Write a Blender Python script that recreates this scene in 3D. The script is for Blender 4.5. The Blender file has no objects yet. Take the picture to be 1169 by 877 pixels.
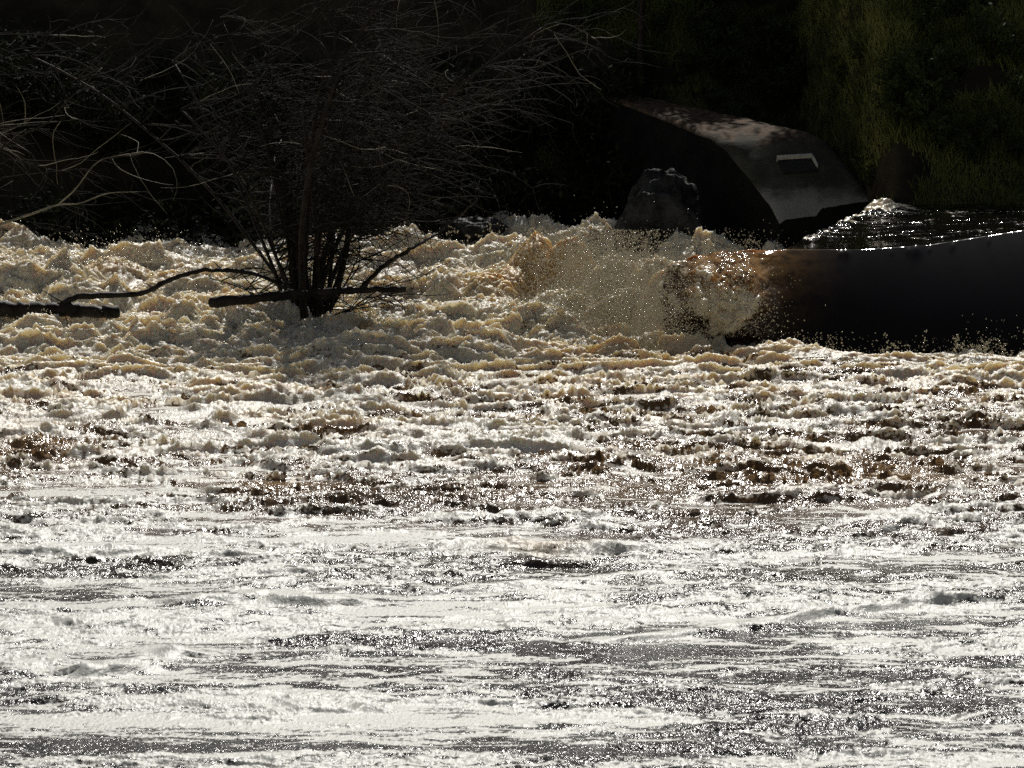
import bpy, math, random
import numpy as np
from mathutils import Vector, Matrix

random.seed(11)
rng = np.random.default_rng(7)
scene = bpy.context.scene
col = scene.collection

# ------------------------------------------------------------------ camera
CAMZ = 6.0
PITCH = 8.0
FPX = 584.5 / math.tan(math.radians(7.5))
cd = bpy.data.cameras.new("camera")
cam = bpy.data.objects.new("camera", cd)
col.objects.link(cam)
cam.location = (0, 0, CAMZ)
cam.rotation_euler = (math.radians(90 - PITCH), 0, 0)
cd.sensor_fit = 'HORIZONTAL'
cd.angle = math.radians(15.0)
cd.clip_end = 3000
cd.clip_start = 0.5
cd.dof.use_dof = True
cd.dof.focus_distance = 45.5
cd.dof.aperture_fstop = 7.0
cd.lens_unit = 'MILLIMETERS'
scene.camera = cam


def dep(py):           # angle below the horizon
    return math.radians(PITCH) - math.atan((438.5 - py) / FPX)


def zat(py, Y):
    return CAMZ - Y * math.tan(dep(py))


def at(px, py, Y):     # a place in the valley, at distance Y
    return Vector(((px - 584.5) / FPX * Y * 1.0 / math.cos(dep(py)) * math.cos(dep(py) - math.radians(PITCH)) , Y, zat(py, Y)))


def ground_y(py, z=0.0):
    return (CAMZ - z) / math.tan(dep(py))


# ------------------------------------------------------------------ noise
_p = rng.permutation(256)
_perm = np.concatenate([_p, _p]).astype(np.int32)
_ang = rng.random(256) * 2 * np.pi
_gx = np.cos(_ang).astype(np.float32)
_gy = np.sin(_ang).astype(np.float32)


def perlin(x, y):
    x = np.asarray(x, dtype=np.float32); y = np.asarray(y, dtype=np.float32)
    xi = np.floor(x).astype(np.int32); yi = np.floor(y).astype(np.int32)
    xf = x - xi; yf = y - yi
    xi &= 255; yi &= 255
    u = xf * xf * xf * (xf * (xf * 6 - 15) + 10)
    v = yf * yf * yf * (yf * (yf * 6 - 15) + 10)

    def g(ix, iy, dx, dy):
        h = _perm[_perm[ix & 255] + (iy & 255)]
        return _gx[h] * dx + _gy[h] * dy
    a = g(xi, yi, xf, yf); b = g(xi + 1, yi, xf - 1, yf)
    c = g(xi, yi + 1, xf, yf - 1); d = g(xi + 1, yi + 1, xf - 1, yf - 1)
    return ((a + u * (b - a)) * (1 - v) + (c + u * (d - c)) * v) * 1.5


def fbm(x, y, o=4, gain=0.5):
    s = 0; a = 1; f = 1; t = 0
    for i in range(o):
        s = s + a * perlin(x * f + 17.3 * i, y * f + 9.1 * i); t += a; a *= gain; f *= 2.03
    return s / t


def billow(x, y, o=4, gain=0.5):
    s = 0; a = 1; f = 1; t = 0
    for i in range(o):
        s = s + a * np.minimum(np.abs(perlin(x * f + 31.7 * i, y * f + 5.9 * i)) * 1.6, 1.3); t += a; a *= gain; f *= 2.07
    return s / t


def sstep(a, b, x):
    t = np.clip((x - a) / (b - a), 0, 1)
    return t * t * (3 - 2 * t)


# ------------------------------------------------------------------ helpers
def mesh_np(name, verts, faces, mat, parent=None, smooth=True, attrs=None, tris=False):
    me = bpy.data.meshes.new(name)
    verts = np.asarray(verts, dtype=np.float32)
    faces = np.asarray(faces, dtype=np.int32)
    n = faces.shape[1]
    me.vertices.add(len(verts)); me.vertices.foreach_set("co", verts.ravel())
    me.loops.add(faces.size); me.loops.foreach_set("vertex_index", faces.ravel())
    me.polygons.add(len(faces))
    me.polygons.foreach_set("loop_start", np.arange(len(faces), dtype=np.int32) * n)
    me.update(calc_edges=True)
    if smooth:
        me.polygons.foreach_set("use_smooth", np.ones(len(faces), dtype=bool))
    if attrs:
        for k, v in attrs.items():
            a = me.attributes.new(k, 'FLOAT_COLOR', 'POINT')
            a.data.foreach_set("color", np.asarray(v, dtype=np.float32).ravel())
    if mat: me.materials.append(mat)
    o = bpy.data.objects.new(name, me)
    col.objects.link(o)
    if parent: o.parent = parent
    return o


def grid_faces(nr, nc):
    i = np.arange(nr * nc, dtype=np.int32).reshape(nr, nc)
    return np.stack([i[:-1, :-1], i[:-1, 1:], i[1:, 1:], i[1:, :-1]], -1).reshape(-1, 4)


def tag(o, label=None, cat=None, group=None, kind=None):
    if label: o['label'] = label
    if cat: o['category'] = cat
    if group: o['group'] = group
    if kind: o['kind'] = kind
    return o


def empty(name, loc, rz=0):
    o = bpy.data.objects.new(name, None)
    o.location = loc; o.rotation_euler = (0, 0, rz)
    o.empty_display_size = 0.2
    col.objects.link(o)
    return o


def copy_tree(o, parent=None):
    c = o.copy(); col.objects.link(c)
    if parent: c.parent = parent
    for ch in list(o.children):
        copy_tree(ch, c)
    return c


class Tubes:
    def __init__(s): s.v = []; s.f = []; s.n = 0

    def add(s, pts, r0, r1, k=5, knobby=0.0):
        pts = np.asarray([tuple(p) for p in pts], dtype=np.float64)
        m = len(pts)
        if m < 2: return
        d = np.gradient(pts, axis=0)
        d /= (np.linalg.norm(d, axis=1, keepdims=True) + 1e-9)
        up = np.array([0.31, 0.17, 0.93]) if abs(d[0][2]) < 0.85 else np.array([1.0, 0.2, 0.1])
        a = np.cross(d, up); a /= (np.linalg.norm(a, axis=1, keepdims=True) + 1e-9)
        b = np.cross(d, a)
        rr = np.linspace(r0, r1, m)
        if knobby: rr = rr * (1 + knobby * rng.uniform(-1, 1, m))
        th = np.arange(k) * 2 * np.pi / k
        ring = (pts[:, None, :] + rr[:, None, None] * (np.cos(th)[None, :, None] * a[:, None, :] + np.sin(th)[None, :, None] * b[:, None, :]))
        s.v.append(ring.reshape(-1, 3))
        base = s.n
        i = np.arange(m - 1)[:, None] * k; j = np.arange(k)[None, :]; j2 = (j + 1) % k
        q = np.stack([i + j, i + j2, i + k + j2, i + k + j], -1).reshape(-1, 4) + base
        s.f.append(q)
        s.n += m * k
        # end caps, fan around a centre vertex written as quads
        for e, row in ((0, 0), (1, m - 1)):
            c = pts[row] + (d[row] * rr[row] * (0.4 if e else -0.4))
            s.v.append(c[None, :])
            ci = s.n; s.n += 1
            st = base + row * k
            fs = []
            for t in range(0, k):
                fs.append((st + t, st + (t + 1) % k, ci, ci) if e else (st + (t + 1) % k, st + t, ci, ci))
            s.t = getattr(s, 't', []); s.t.extend(fs)

    def build(s, name, mat, parent=None, caps=True):
        v = np.concatenate(s.v); f = np.concatenate(s.f)
        o = None
        me = bpy.data.meshes.new(name)
        tri = np.array([x[:3] for x in getattr(s, 't', [])], dtype=np.int32).reshape(-1, 3) if caps else np.zeros((0, 3), np.int32)
        me.vertices.add(len(v)); me.vertices.foreach_set("co", v.astype(np.float32).ravel())
        li = np.concatenate([f.ravel(), tri.ravel()]).astype(np.int32)
        me.loops.add(len(li)); me.loops.foreach_set("vertex_index", li)
        st = np.concatenate([np.arange(len(f)) * 4, len(f) * 4 + np.arange(len(tri)) * 3]).astype(np.int32)
        me.polygons.add(len(st)); me.polygons.foreach_set("loop_start", st)
        me.update(calc_edges=True)
        me.polygons.foreach_set("use_smooth", np.ones(len(st), dtype=bool))
        me.materials.append(mat)
        o = bpy.data.objects.new(name, me); col.objects.link(o)
        if parent: o.parent = parent
        return o


class PT:
    def __init__(s, lst, o): s.l = lst

    def add(s, pts, a, b, k):
        if len(s.l) < 92:
            t_ = Tubes(); t_.add([pts[0] + (p - pts[0]) * 1.5 for p in pts], a * 1.5, b * 1.2, 4); s.l.append(t_)


def curve_pts(ctrl, n):       # smooth polyline (Catmull-Rom) through control points
    c = [Vector(p) for p in ctrl]
    c = [c[0] * 2 - c[1]] + c + [c[-1] * 2 - c[-2]]
    out = []
    m = len(c) - 3
    for i in range(n):
        t = i / (n - 1) * m; k = min(int(t), m - 1); t -= k
        p0, p1, p2, p3 = c[k:k + 4]
        out.append(0.5 * ((2 * p1) + (-p0 + p2) * t + (2 * p0 - 5 * p1 + 4 * p2 - p3) * t * t + (-p0 + 3 * p1 - 3 * p2 + p3) * t ** 3))
    return out


def wander(p, d, length, n, bend=0.25, droop=0.0):
    p = Vector(p); d = Vector(d).normalized(); out = [p.copy()]
    st = length / n
    ax = Vector((random.gauss(0, 1), random.gauss(0, 1), random.gauss(0, 1))) * bend
    for i in range(n):
        d = (d + ax * (0.25 + 0.0) + Vector((random.gauss(0, 1), random.gauss(0, 1), random.gauss(0, 1))) * bend * 0.35 + Vector((0, 0, -droop))).normalized()
        p = p + d * st
        out.append(p.copy())
    return out


# ------------------------------------------------------------------ materials
def newmat(name):
    m = bpy.data.materials.new(name); m.use_nodes = True
    nt = m.node_tree; nt.nodes.clear()
    return m, nt, nt.nodes, nt.links


def N(nt, t, **kw):
    n = nt.nodes.new(t)
    for k, v in kw.items():
        if k.startswith('i_'): n.inputs[k[2:].replace('_', ' ')].default_value = v
        else: setattr(n, k, v)
    return n


def math_n(nt, op, a, b=None, c=None, clamp=False):
    n = nt.nodes.new('ShaderNodeMath'); n.operation = op; n.use_clamp = clamp
    for i, v in enumerate((a, b, c)):
        if v is None: continue
        if isinstance(v, (int, float)): n.inputs[i].default_value = v
        else: nt.links.new(v, n.inputs[i])
    return n.outputs[0]


def mapr(nt, v, a, b, c=0.0, d=1.0):
    n = nt.nodes.new('ShaderNodeMapRange'); n.interpolation_type = 'SMOOTHSTEP'
    nt.links.new(v, n.inputs[0])
    for i, x in enumerate((a, b, c, d)): n.inputs[i + 1].default_value = x
    return n.outputs[0]


def noise_n(nt, scale=(1, 1, 1), detail=2, rough=0.5, loc=(0, 0, 0), fac=1.0):
    tc = nt.nodes.new('ShaderNodeTexCoord'); mp = nt.nodes.new('ShaderNodeMapping')
    mp.inputs['Scale'].default_value = scale; mp.inputs['Location'].default_value = loc
    nt.links.new(tc.outputs['Object'], mp.inputs[0])
    n = nt.nodes.new('ShaderNodeTexNoise'); n.inputs['Scale'].default_value = fac
    n.inputs['Detail'].default_value = detail; n.inputs['Roughness'].default_value = rough
    nt.links.new(mp.outputs[0], n.inputs[0])
    return n.outputs['Fac']


def mixc(nt, f, a, b):
    n = nt.nodes.new('ShaderNodeMix'); n.data_type = 'RGBA'
    if isinstance(f, float): n.inputs[0].default_value = f
    else: nt.links.new(f, n.inputs[0])
    for i, v in ((6, a), (7, b)):
        if isinstance(v, tuple): n.inputs[i].default_value = (*v, 1)
        else: nt.links.new(v, n.inputs[i])
    return n.outputs[2]


def simple_mat(name, c1, c2, scale=3.0, rough=0.7, bump=0.3, bscale=20.0, spec=0.3, bdist=0.02, tr=0.0):
    m, nt, nd, lk = newmat(name)
    out = N(nt, 'ShaderNodeOutputMaterial'); p = N(nt, 'ShaderNodeBsdfPrincipled')
    f = noise_n(nt, detail=5, rough=0.65, fac=scale)
    c = mixc(nt, mapr(nt, f, 0.35, 0.65), c1, c2)
    lk.new(c, p.inputs['Base Color'])
    p.inputs['Roughness'].default_value = rough
    p.inputs['Specular IOR Level'].default_value = spec
    b = N(nt, 'ShaderNodeBump'); b.inputs['Strength'].default_value = bump; b.inputs['Distance'].default_value = bdist
    lk.new(noise_n(nt, detail=4, rough=0.6, fac=bscale), b.inputs['Height']); lk.new(b.outputs[0], p.inputs['Normal'])
    if tr > 0:
        t = N(nt, 'ShaderNodeBsdfTranslucent'); lk.new(c, t.inputs[0])
        mx = N(nt, 'ShaderNodeMixShader'); mx.inputs[0].default_value = tr
        lk.new(p.outputs[0], mx.inputs[1]); lk.new(t.outputs[0], mx.inputs[2]); lk.new(mx.outputs[0], out.inputs[0])
    else:
        lk.new(p.outputs[0], out.inputs[0])
    return m


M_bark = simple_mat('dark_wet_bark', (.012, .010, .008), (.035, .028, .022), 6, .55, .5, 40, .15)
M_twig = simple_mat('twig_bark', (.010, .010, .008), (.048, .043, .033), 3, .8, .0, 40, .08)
M_pale = simple_mat('pale_twig_bark', (.15, .14, .10), (.34, .31, .23), 5, .6, .3, 40, .2)
M_leafd = simple_mat('evergreen_leaf', (.018, .026, .012), (.035, .045, .018), 1.5, .6, .0, 20, .2, tr=.2)
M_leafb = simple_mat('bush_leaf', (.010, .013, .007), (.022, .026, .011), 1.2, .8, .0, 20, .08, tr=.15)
M_grass = simple_mat('bank_grass_blade', (.10, .12, .03), (.26, .27, .08), 0.8, .55, .0, 20, .3, tr=.35)
M_weed = simple_mat('weed_leaf', (.03, .045, .012), (.07, .09, .025), 0.9, .6, .0, 20, .2, tr=.3)
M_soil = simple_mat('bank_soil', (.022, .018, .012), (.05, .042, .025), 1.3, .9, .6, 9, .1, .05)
M_near = simple_mat('near_bank_turf', (.05, .07, .02), (.09, .1, .04), .6, .9, .5, 9, .1, .05)
M_rock = simple_mat('wet_rock', (.004, .004, .004), (.045, .045, .045), 3.2, .65, .7, 9, .2, .05)
M_plate = simple_mat('pale_rim', (.42, .42, .40), (.58, .58, .54), 6, .7, .15, 30, .3)
M_slot_shadow = simple_mat('slot_shadow_metal', (.02, .02, .02), (.03, .03, .03), 6, .7, .15, 30, .2)


def concrete():
    m, nt, nd, lk = newmat('weathered_concrete')
    out = N(nt, 'ShaderNodeOutputMaterial'); p = N(nt, 'ShaderNodeBsdfPrincipled')
    base = mixc(nt, mapr(nt, noise_n(nt, detail=6, rough=.7, fac=1.8), .35, .68), (.040, .040, .030), (.085, .082, .062))
    tc = N(nt, 'ShaderNodeTexCoord'); sp = N(nt, 'ShaderNodeSeparateXYZ'); lk.new(tc.outputs['Object'], sp.inputs[0])
    hi = math_n(nt, 'ADD', sp.outputs[2], math_n(nt, 'MULTIPLY', noise_n(nt, detail=5, rough=.7, fac=3.0), .5))
    litter = mixc(nt, mapr(nt, noise_n(nt, detail=6, rough=.8, fac=9.0), .4, .62), (.03, .026, .018), (.17, .105, .065))
    c = mixc(nt, mapr(nt, hi, 1.10, 1.24), base, litter)       # leaf litter and moss on the nearly level top
    c = mixc(nt, mapr(nt, hi, .36, .62), (.26, .26, .24), c)   # paler towards the foot
    lk.new(c, p.inputs['Base Color'])
    lk.new(mapr(nt, hi, .36, .62, .45, .9), p.inputs['Roughness']); p.inputs['Specular IOR Level'].default_value = .15
    b = N(nt, 'ShaderNodeBump'); b.inputs['Strength'].default_value = .5; b.inputs['Distance'].default_value = .03
    lk.new(noise_n(nt, detail=6, rough=.7, fac=9.0), b.inputs['Height']); lk.new(b.outputs[0], p.inputs['Normal'])
    lk.new(p.outputs[0], out.inputs[0])
    return m


M_conc = concrete()
M_side_shade = simple_mat('concrete_painted_shade', (.006, .006, .005), (.014, .013, .011), 2.5, .8, .5, 12, .1, .03)  # near-black colour carrying the shade on the wall's upright sides


def river_mat():
    m, nt, nd, lk = newmat('flood_water_and_foam')
    out = N(nt, 'ShaderNodeOutputMaterial')
    at_ = N(nt, 'ShaderNodeAttribute', attribute_name='wc')
    sp = N(nt, 'ShaderNodeSeparateColor'); lk.new(at_.outputs['Color'], sp.inputs[0])
    F, G, T = sp.outputs[0], sp.outputs[1], sp.outputs[2]   # foam cover, golden tint, turbulence
    n1 = noise_n(nt, (3.2, 13, 8), 6, .72)
    n2 = noise_n(nt, (30, 16, 30), 3, .6, (3, 1, 2))
    f = math_n(nt, 'ADD', F, math_n(nt, 'MULTIPLY', math_n(nt, 'SUBTRACT', n1, .5), 1.15))
    f = math_n(nt, 'ADD', f, math_n(nt, 'MULTIPLY', math_n(nt, 'SUBTRACT', n2, .5), 0.75))
    mask = mapr(nt, f, .46, .60)
    # bubbly foam
    bub = noise_n(nt, (38, 15, 40), 2, .6, (7, 3, 1))
    b1 = N(nt, 'ShaderNodeBump'); b1.inputs['Strength'].default_value = .5; b1.inputs['Distance'].default_value = .02
    lk.new(math_n(nt, 'ADD', math_n(nt, 'MULTIPLY', bub, .5), n2), b1.inputs['Height'])
    tan = mixc(nt, mapr(nt, n2, .3, .7), (.52, .46, .34), (.75, .71, .61))
    gold = mixc(nt, mapr(nt, n1, .3, .7), (.52, .31, .10), (.66, .48, .24))
    white = mixc(nt, mapr(nt, n2, .3, .62), (.60, .59, .53), (.75, .74, .68))
    fc = mixc(nt, mapr(nt, T, .2, .95), white, tan); fc = mixc(nt, G, fc, gold)
    p = N(nt, 'ShaderNodeBsdfPrincipled'); lk.new(fc, p.inputs['Base Color'])
    p.inputs['Roughness'].default_value = .48
    p.inputs['Specular IOR Level'].default_value = .5
    lk.new(mapr(nt, T, 0, .8, .0, .8), p.inputs['Subsurface Weight'])
    p.inputs['Subsurface Radius'].default_value = (1.0, .74, .46)
    p.inputs['Subsurface Scale'].default_value = .17
    lk.new(b1.outputs[0], p.inputs['Normal'])
    # open water
    b2 = N(nt, 'ShaderNodeBump'); b2.inputs['Strength'].default_value = .9; b2.inputs['Distance'].default_value = .034
    w1 = noise_n(nt, (21, 9, 20), 3, .62, (1, 8, 4)); lk.new(w1, b2.inputs['Height'])
    q = N(nt, 'ShaderNodeBsdfPrincipled')
    wcol = mixc(nt, mapr(nt, T, .0, .45), (.045, .042, .038), (.15, .082, .028)); wcol = mixc(nt, G, wcol, (.30, .17, .06))
    lk.new(wcol, q.inputs['Base Color'])
    q.inputs['Roughness'].default_value = .17; q.inputs['IOR'].default_value = 1.33
    lk.new(b2.outputs[0], q.inputs['Normal'])
    mx = N(nt, 'ShaderNodeMixShader'); lk.new(mask, mx.inputs[0]); lk.new(q.outputs[0], mx.inputs[1]); lk.new(p.outputs[0], mx.inputs[2])
    lk.new(mx.outputs[0], out.inputs[0])
    return m


def overfall_mat():
    m, nt, nd, lk = newmat('smooth_peaty_water')
    out = N(nt, 'ShaderNodeOutputMaterial')
    at_ = N(nt, 'ShaderNodeAttribute', attribute_name='wc')
    sp = N(nt, 'ShaderNodeSeparateColor'); lk.new(at_.outputs['Color'], sp.inputs[0])
    R, G, F = sp.outputs[0], sp.outputs[1], sp.outputs[2]   # ripple, golden, foam
    q = N(nt, 'ShaderNodeBsdfPrincipled')
    n1 = noise_n(nt, (6, 6, 6), 5, .7)
    g = math_n(nt, 'MULTIPLY', G, mapr(nt, n1, .3, .65, .25, 1.0))
    c = mixc(nt, g, (.0045, .0035, .003), (.50, .28, .10))
    lk.new(c, q.inputs['Base Color']); q.inputs['Roughness'].default_value = .06; q.inputs['IOR'].default_value = 1.33
    lk.new(g, q.inputs['Subsurface Weight']); q.inputs['Subsurface Radius'].default_value = (1, .5, .2); q.inputs['Subsurface Scale'].default_value = .25
    b = N(nt, 'ShaderNodeBump'); b.inputs['Distance'].default_value = .03
    lk.new(R, b.inputs['Strength']); lk.new(noise_n(nt, (9, 7, 9), 4, .6), b.inputs['Height']); lk.new(b.outputs[0], q.inputs['Normal'])
    p = N(nt, 'ShaderNodeBsdfPrincipled'); p.inputs['Base Color'].default_value = (.70, .62, .46, 1); p.inputs['Subsurface Weight'].default_value = .6; p.inputs['Subsurface Radius'].default_value = (1, .7, .4); p.inputs['Subsurface Scale'].default_value = .2; p.inputs['Roughness'].default_value = .35
    n3 = noise_n(nt, (18, 22, 18), 4, .65)
    f = math_n(nt, 'ADD', F, math_n(nt, 'MULTIPLY', math_n(nt, 'SUBTRACT', n3, .5), 1.1))
    mx = N(nt, 'ShaderNodeMixShader'); lk.new(mapr(nt, f, .5, .62), mx.inputs[0]); lk.new(q.outputs[0], mx.inputs[1]); lk.new(p.outputs[0], mx.inputs[2])
    lk.new(mx.outputs[0], out.inputs[0])
    return m


def spray_mat():
    m, nt, nd, lk = newmat('water_drops')
    out = N(nt, 'ShaderNodeOutputMaterial')
    p = N(nt, 'ShaderNodeBsdfPrincipled'); p.inputs['Base Color'].default_value = (.72, .68, .56, 1)
    p.inputs['Roughness'].default_value = .15
    t = N(nt, 'ShaderNodeBsdfTranslucent'); t.inputs[0].default_value = (.72, .66, .5, 1)
    mx = N(nt, 'ShaderNodeMixShader'); mx.inputs[0].default_value = .45
    lk.new(p.outputs[0], mx.inputs[1]); lk.new(t.outputs[0], mx.inputs[2]); lk.new(mx.outputs[0], out.inputs[0])
    return m


M_river = river_mat(); M_over = overfall_mat(); M_spray = spray_mat()

# ------------------------------------------------------------------ river below the weir
ys = [22.6]
while ys[-1] < 58.6:
    y = ys[-1]
    if y < 43.2: dy = min(0.72 * y * y / 26640, .036)
    elif y < 51: dy = .017
    else: dy = .026
    ys.append(y + dy)
ys = np.array(list(np.linspace(12, 22.3, 40)) + ys)
s_in = np.linspace(-1, 1, 1080) * .146
s_out = .146 + np.cumsum(np.linspace(.0008, .035, 36))
ss = np.concatenate([-s_out[::-1], s_in, s_out])
Yg, Sg = np.meshgrid(ys, ss, indexing='ij')
Xg = Sg * np.maximum(Yg, 22.0)
PX = 584.5 + Sg * FPX * .995                        # only used to describe where things are
XX, YY = Xg.astype(np.float32), Yg.astype(np.float32)

turb = sstep(42.5, 47.0, YY)          # churned belt below the weir
mid = sstep(27.0, 41.0, YY)
wx = fbm(XX * 1.3, YY * 1.3, 3) * .55; wy = fbm(XX * 1.3 + 40, YY * 1.3 + 11, 3) * .55
X2, Y2 = XX + wx, YY + wy

H = .095 * fbm(XX * .35, YY * .8, 3) + .034 * fbm(XX * 1.3, YY * 3.4, 3) + .012 * fbm(XX * 5, YY * 9, 3)
bl = billow(X2 * .8, Y2 * 1.9, 6, .60)
H += mid * (.17 * (bl - .38) + .05 * fbm(X2 * .9, Y2 * 1.2, 3) + .014 * (billow(X2 * 5, Y2 * 6, 3, .6) - .4))
H += (1 - mid) * .055 * (billow(X2 * 1.1, Y2 * 3.2, 5, .66) - .38)
H += mid * .10 * (1 - np.minimum(np.abs(fbm(XX * .45 + 7, YY * 1.6 + wy, 3)) * 5, 1)) ** 2
lump = billow(X2 * .62, Y2 * .80, 6, .54)
H += turb * ((.62 * (lump - .40)) + .42 * fbm(XX * .55, YY * .8, 3) + .12)
fine = billow(X2 * 5.5, Y2 * 5.5, 3, .6)
H += turb * .022 * (fine - .4)

Gm = np.zeros_like(H); Fm_add = np.zeros_like(H)


def spot(px, py_base_Y, sx, sy, e=1.35):
    x0 = (px - 584.5) / FPX * py_base_Y
    q = ((XX - x0 + wx * .12) / (sx * 1.15)) ** 2 + ((YY - py_base_Y + wy * .12) / (sy * 1.1)) ** 2
    return np.exp(-q ** e)


# boils: px, py of the top, distance, half sizes, gold
boils = [(608, 243, 49.5, .46, .5, 1.0), (578, 282, 49.2, .42, .5, .85), (652, 257, 49.3, .32, .4, .7), (560, 300, 48.9, .4, .5, .4), (705, 276, 48.2, .5, .6, 0.05), (755, 282, 48.0, .42, .5, .15), (800, 293, 48.2, .35, .4, .1),
         (640, 320, 47.6, .6, .5, 0), (715, 318, 47.2, .45, .5, -.1), (560, 330, 48.0, .6, .6, .05), (500, 300, 50.0, .6, .5, .1),
         (60, 290, 52.0, .7, .6, .45), (130, 284, 52.2, .5, .6, .35), (200, 300, 51.0, .5, .6, .4), (10, 290, 52.5, .5, .6, .2), (265, 330, 49.6, .4, .4, .5),
         (430, 285, 53.0, .8, .6, .1), (520, 276, 54.0, .7, .6, .1), (420, 374, 46.3, .17, .16, .95),  (778, 372, 45.6, .22, .2, .7),
         (690, 372, 46.3, .18, .2, .6), (440, 330, 48.6, .5, .5, .1), (160, 350, 47.6, .5, .4, .1),
         (905, 392, 45.2, .25, .25, .2), (1020, 402, 44.9, .22, .2, .35), (1110, 398, 44.7, .3, .25, .0), (1165, 412, 44.5, .3, .2, .1), (960, 403, 44.9, .25, .2, .5)]
for (px, py, Y, sx, sy, g) in boils:
    w = spot(px, Y, sx, sy, 3.0 if px == 828 else 1.35)
    z = max(zat(py, Y) - .08, 0.08)
    H = np.maximum(H * (1 - .3 * w), w * z * (.88 + .3 * (lump - .4)) + w * .09 * (fine - .4) + w * .05 * (billow(X2 * 11, Y2 * 11, 2) - .4))
    Gm += np.sign(g) * np.abs(g) * sstep(.15, .7, w)
# calmer trough behind the shrub
w = spot(270, 54.5, 1.4, 2.2); H = H * (1 - .55 * w)

w = sstep(.068, .085, Sg) * sstep(43.2, 44.4, YY)
H = H * (1 - .50 * w) - .02 * w + w * .10 * np.maximum(billow(X2 * 1.4, Y2 * 1.4, 3) - .3, 0) * sstep(45.4, 44.6, YY)
# low rolling ridges in the foreground
def ridge(pts, h, wd, gold=0):
    global H, Fm_add, Gm
    P = [((px - 584.5) / FPX * ground_y(py), ground_y(py)) for px, py in pts]
    best = np.full(H.shape, 9.0, np.float32); 
    sgn = np.zeros_like(best)
    for (a, b) in zip(P[:-1], P[1:]):
        dx, dy = b[0] - a[0], b[1] - a[1]; L = dx * dx + dy * dy
        t = np.clip(((XX - a[0]) * dx + (YY - a[1]) * dy) / L, 0, 1)
        qx = XX - a[0] - t * dx; qy = YY + .25 * wy - a[1] - t * dy
        d = np.sqrt(qx * qx + qy * qy); c = d < best
        best = np.where(c, d, best); sgn = np.where(c, qy, sgn)
    prof = np.where(sgn < 0, np.exp(-(best / (wd * .7)) ** 2), np.exp(-(best / (wd * 1.8)) ** 2))
    H += h * .85 * prof * (.75 + .9 * fbm(XX * 2.5, YY * 2.5, 3))
    Fm_add += .5 * prof


ridge([(215, 690), (290, 684), (368, 691)], .10, .16)
ridge([(90, 772), (150, 765), (190, 752)], .10, .16)
ridge([(8, 762), (45, 758)], .06, .12)
ridge([(870, 717), (960, 700), (1040, 692), (1100, 688)], .075, .12)
ridge([(690, 735), (770, 728), (835, 721)], .05, .10)
ridge([(540, 636), (590, 628), (680, 634)], .10, .2)
ridge([(600, 672), (760, 660), (830, 652)], .06, .15)
ridge([(400, 490), (520, 520), (600, 515)], .10, .25)
ridge([(240, 470), (300, 462), (420, 470)], .08, .25)
for _ in range(0):
    px = random.uniform(-20, 1190); py = random.uniform(430, 600); l = random.uniform(30, 90)
    ridge([(px, py), (px + l, py - random.uniform(-5, 6))], random.uniform(.05, .13), random.uniform(.1, .22))

# foam cover
stre = fbm(XX * .42 + 3 + wx * .6, YY * 3.9 + wy * 2.2 + XX * .12, 5, .62)
thread = np.abs(fbm(XX * .38 + 60 + wx * .5, YY * 2.6 + wy * 2.0 + 8, 3))
st2 = fbm(XX * 1.5 + 13 + wx, YY * 8.5 + 4 + wy * 2, 4, .65)
F = .50 + .20 * sstep(.16, .02, thread) + .50 * stre + .42 * st2 - mid * .02 + mid * .8 * (bl - .36) + .35 * (mid - .2) * fbm(X2 * 4, Y2 * 6, 3)
PY = 438.5 + (FPX * np.tan(np.arctan(CAMZ / np.maximum(YY, 12)) - math.radians(PITCH)))


def patch(px, py, rx, ry, s):
    global F
    F += s * .62 * np.exp(-(((PX - px + 120 * wx) / rx) ** 2 + ((PY - py + 22 * wy) / ry) ** 2))


for a in [(60, 652, 110, 9, -.5), (230, 690, 90, 6, -.3), (600, 650, 140, 16, -.45), (930, 655, 170, 10, -.5), (850, 610, 330, 18, -.3),
          (450, 735, 130, 7, -.45), (700, 742, 250, 9, -.6), (900, 722, 120, 7, -.4), (1060, 718, 70, 5, -.5), (400, 765, 160, 7, -.4), (1000, 770, 160, 8, -.45),
          (620, 775, 120, 7, -.4), (170, 790, 110, 6, -.35), (1000, 805, 170, 11, -.6), (660, 790, 160, 6, -.4), (150, 855, 160, 11, -.6), (900, 830, 170, 14, -.55),
          (330, 850, 90, 8, -.35), (760, 858, 180, 9, -.6), (1140, 800, 60, 14, -.5), (600, 868, 120, 6, -.3),
          (220, 800, 230, 9, .35), (230, 825, 330, 9, .5), (450, 822, 260, 10, .5), (420, 866, 160, 7, .3), (560, 700, 280, 13, .35), (150, 718, 220, 20, .3), (1100, 740, 120, 14, .4), (1080, 700, 90, 6, .3),
          (150, 620, 260, 14, .35), (420, 610, 120, 10, .3), (1000, 840, 60, 6, .3),
          (310, 556, 60, 9, -.7), (480, 575, 150, 13, -.45), (700, 560, 260, 22, -.5), (1020, 540, 190, 28, -.45), (40, 515, 70, 12, -.6), (860, 590, 150, 12, -.3), (240, 580, 110, 10, -.3),
          (560, 470, 150, 16, -.22), (780, 410, 200, 16, -.35), (1050, 460, 150, 24, -.25), (80, 470, 160, 20, .25), (300, 430, 250, 12, .3), (620, 440, 120, 10, .2), (330, 510, 200, 14, .2)]:
    patch(*a)
F += Fm_add * .6
gb = fbm(XX * .9 + 50, YY * 1.1 + 20, 3)
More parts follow.
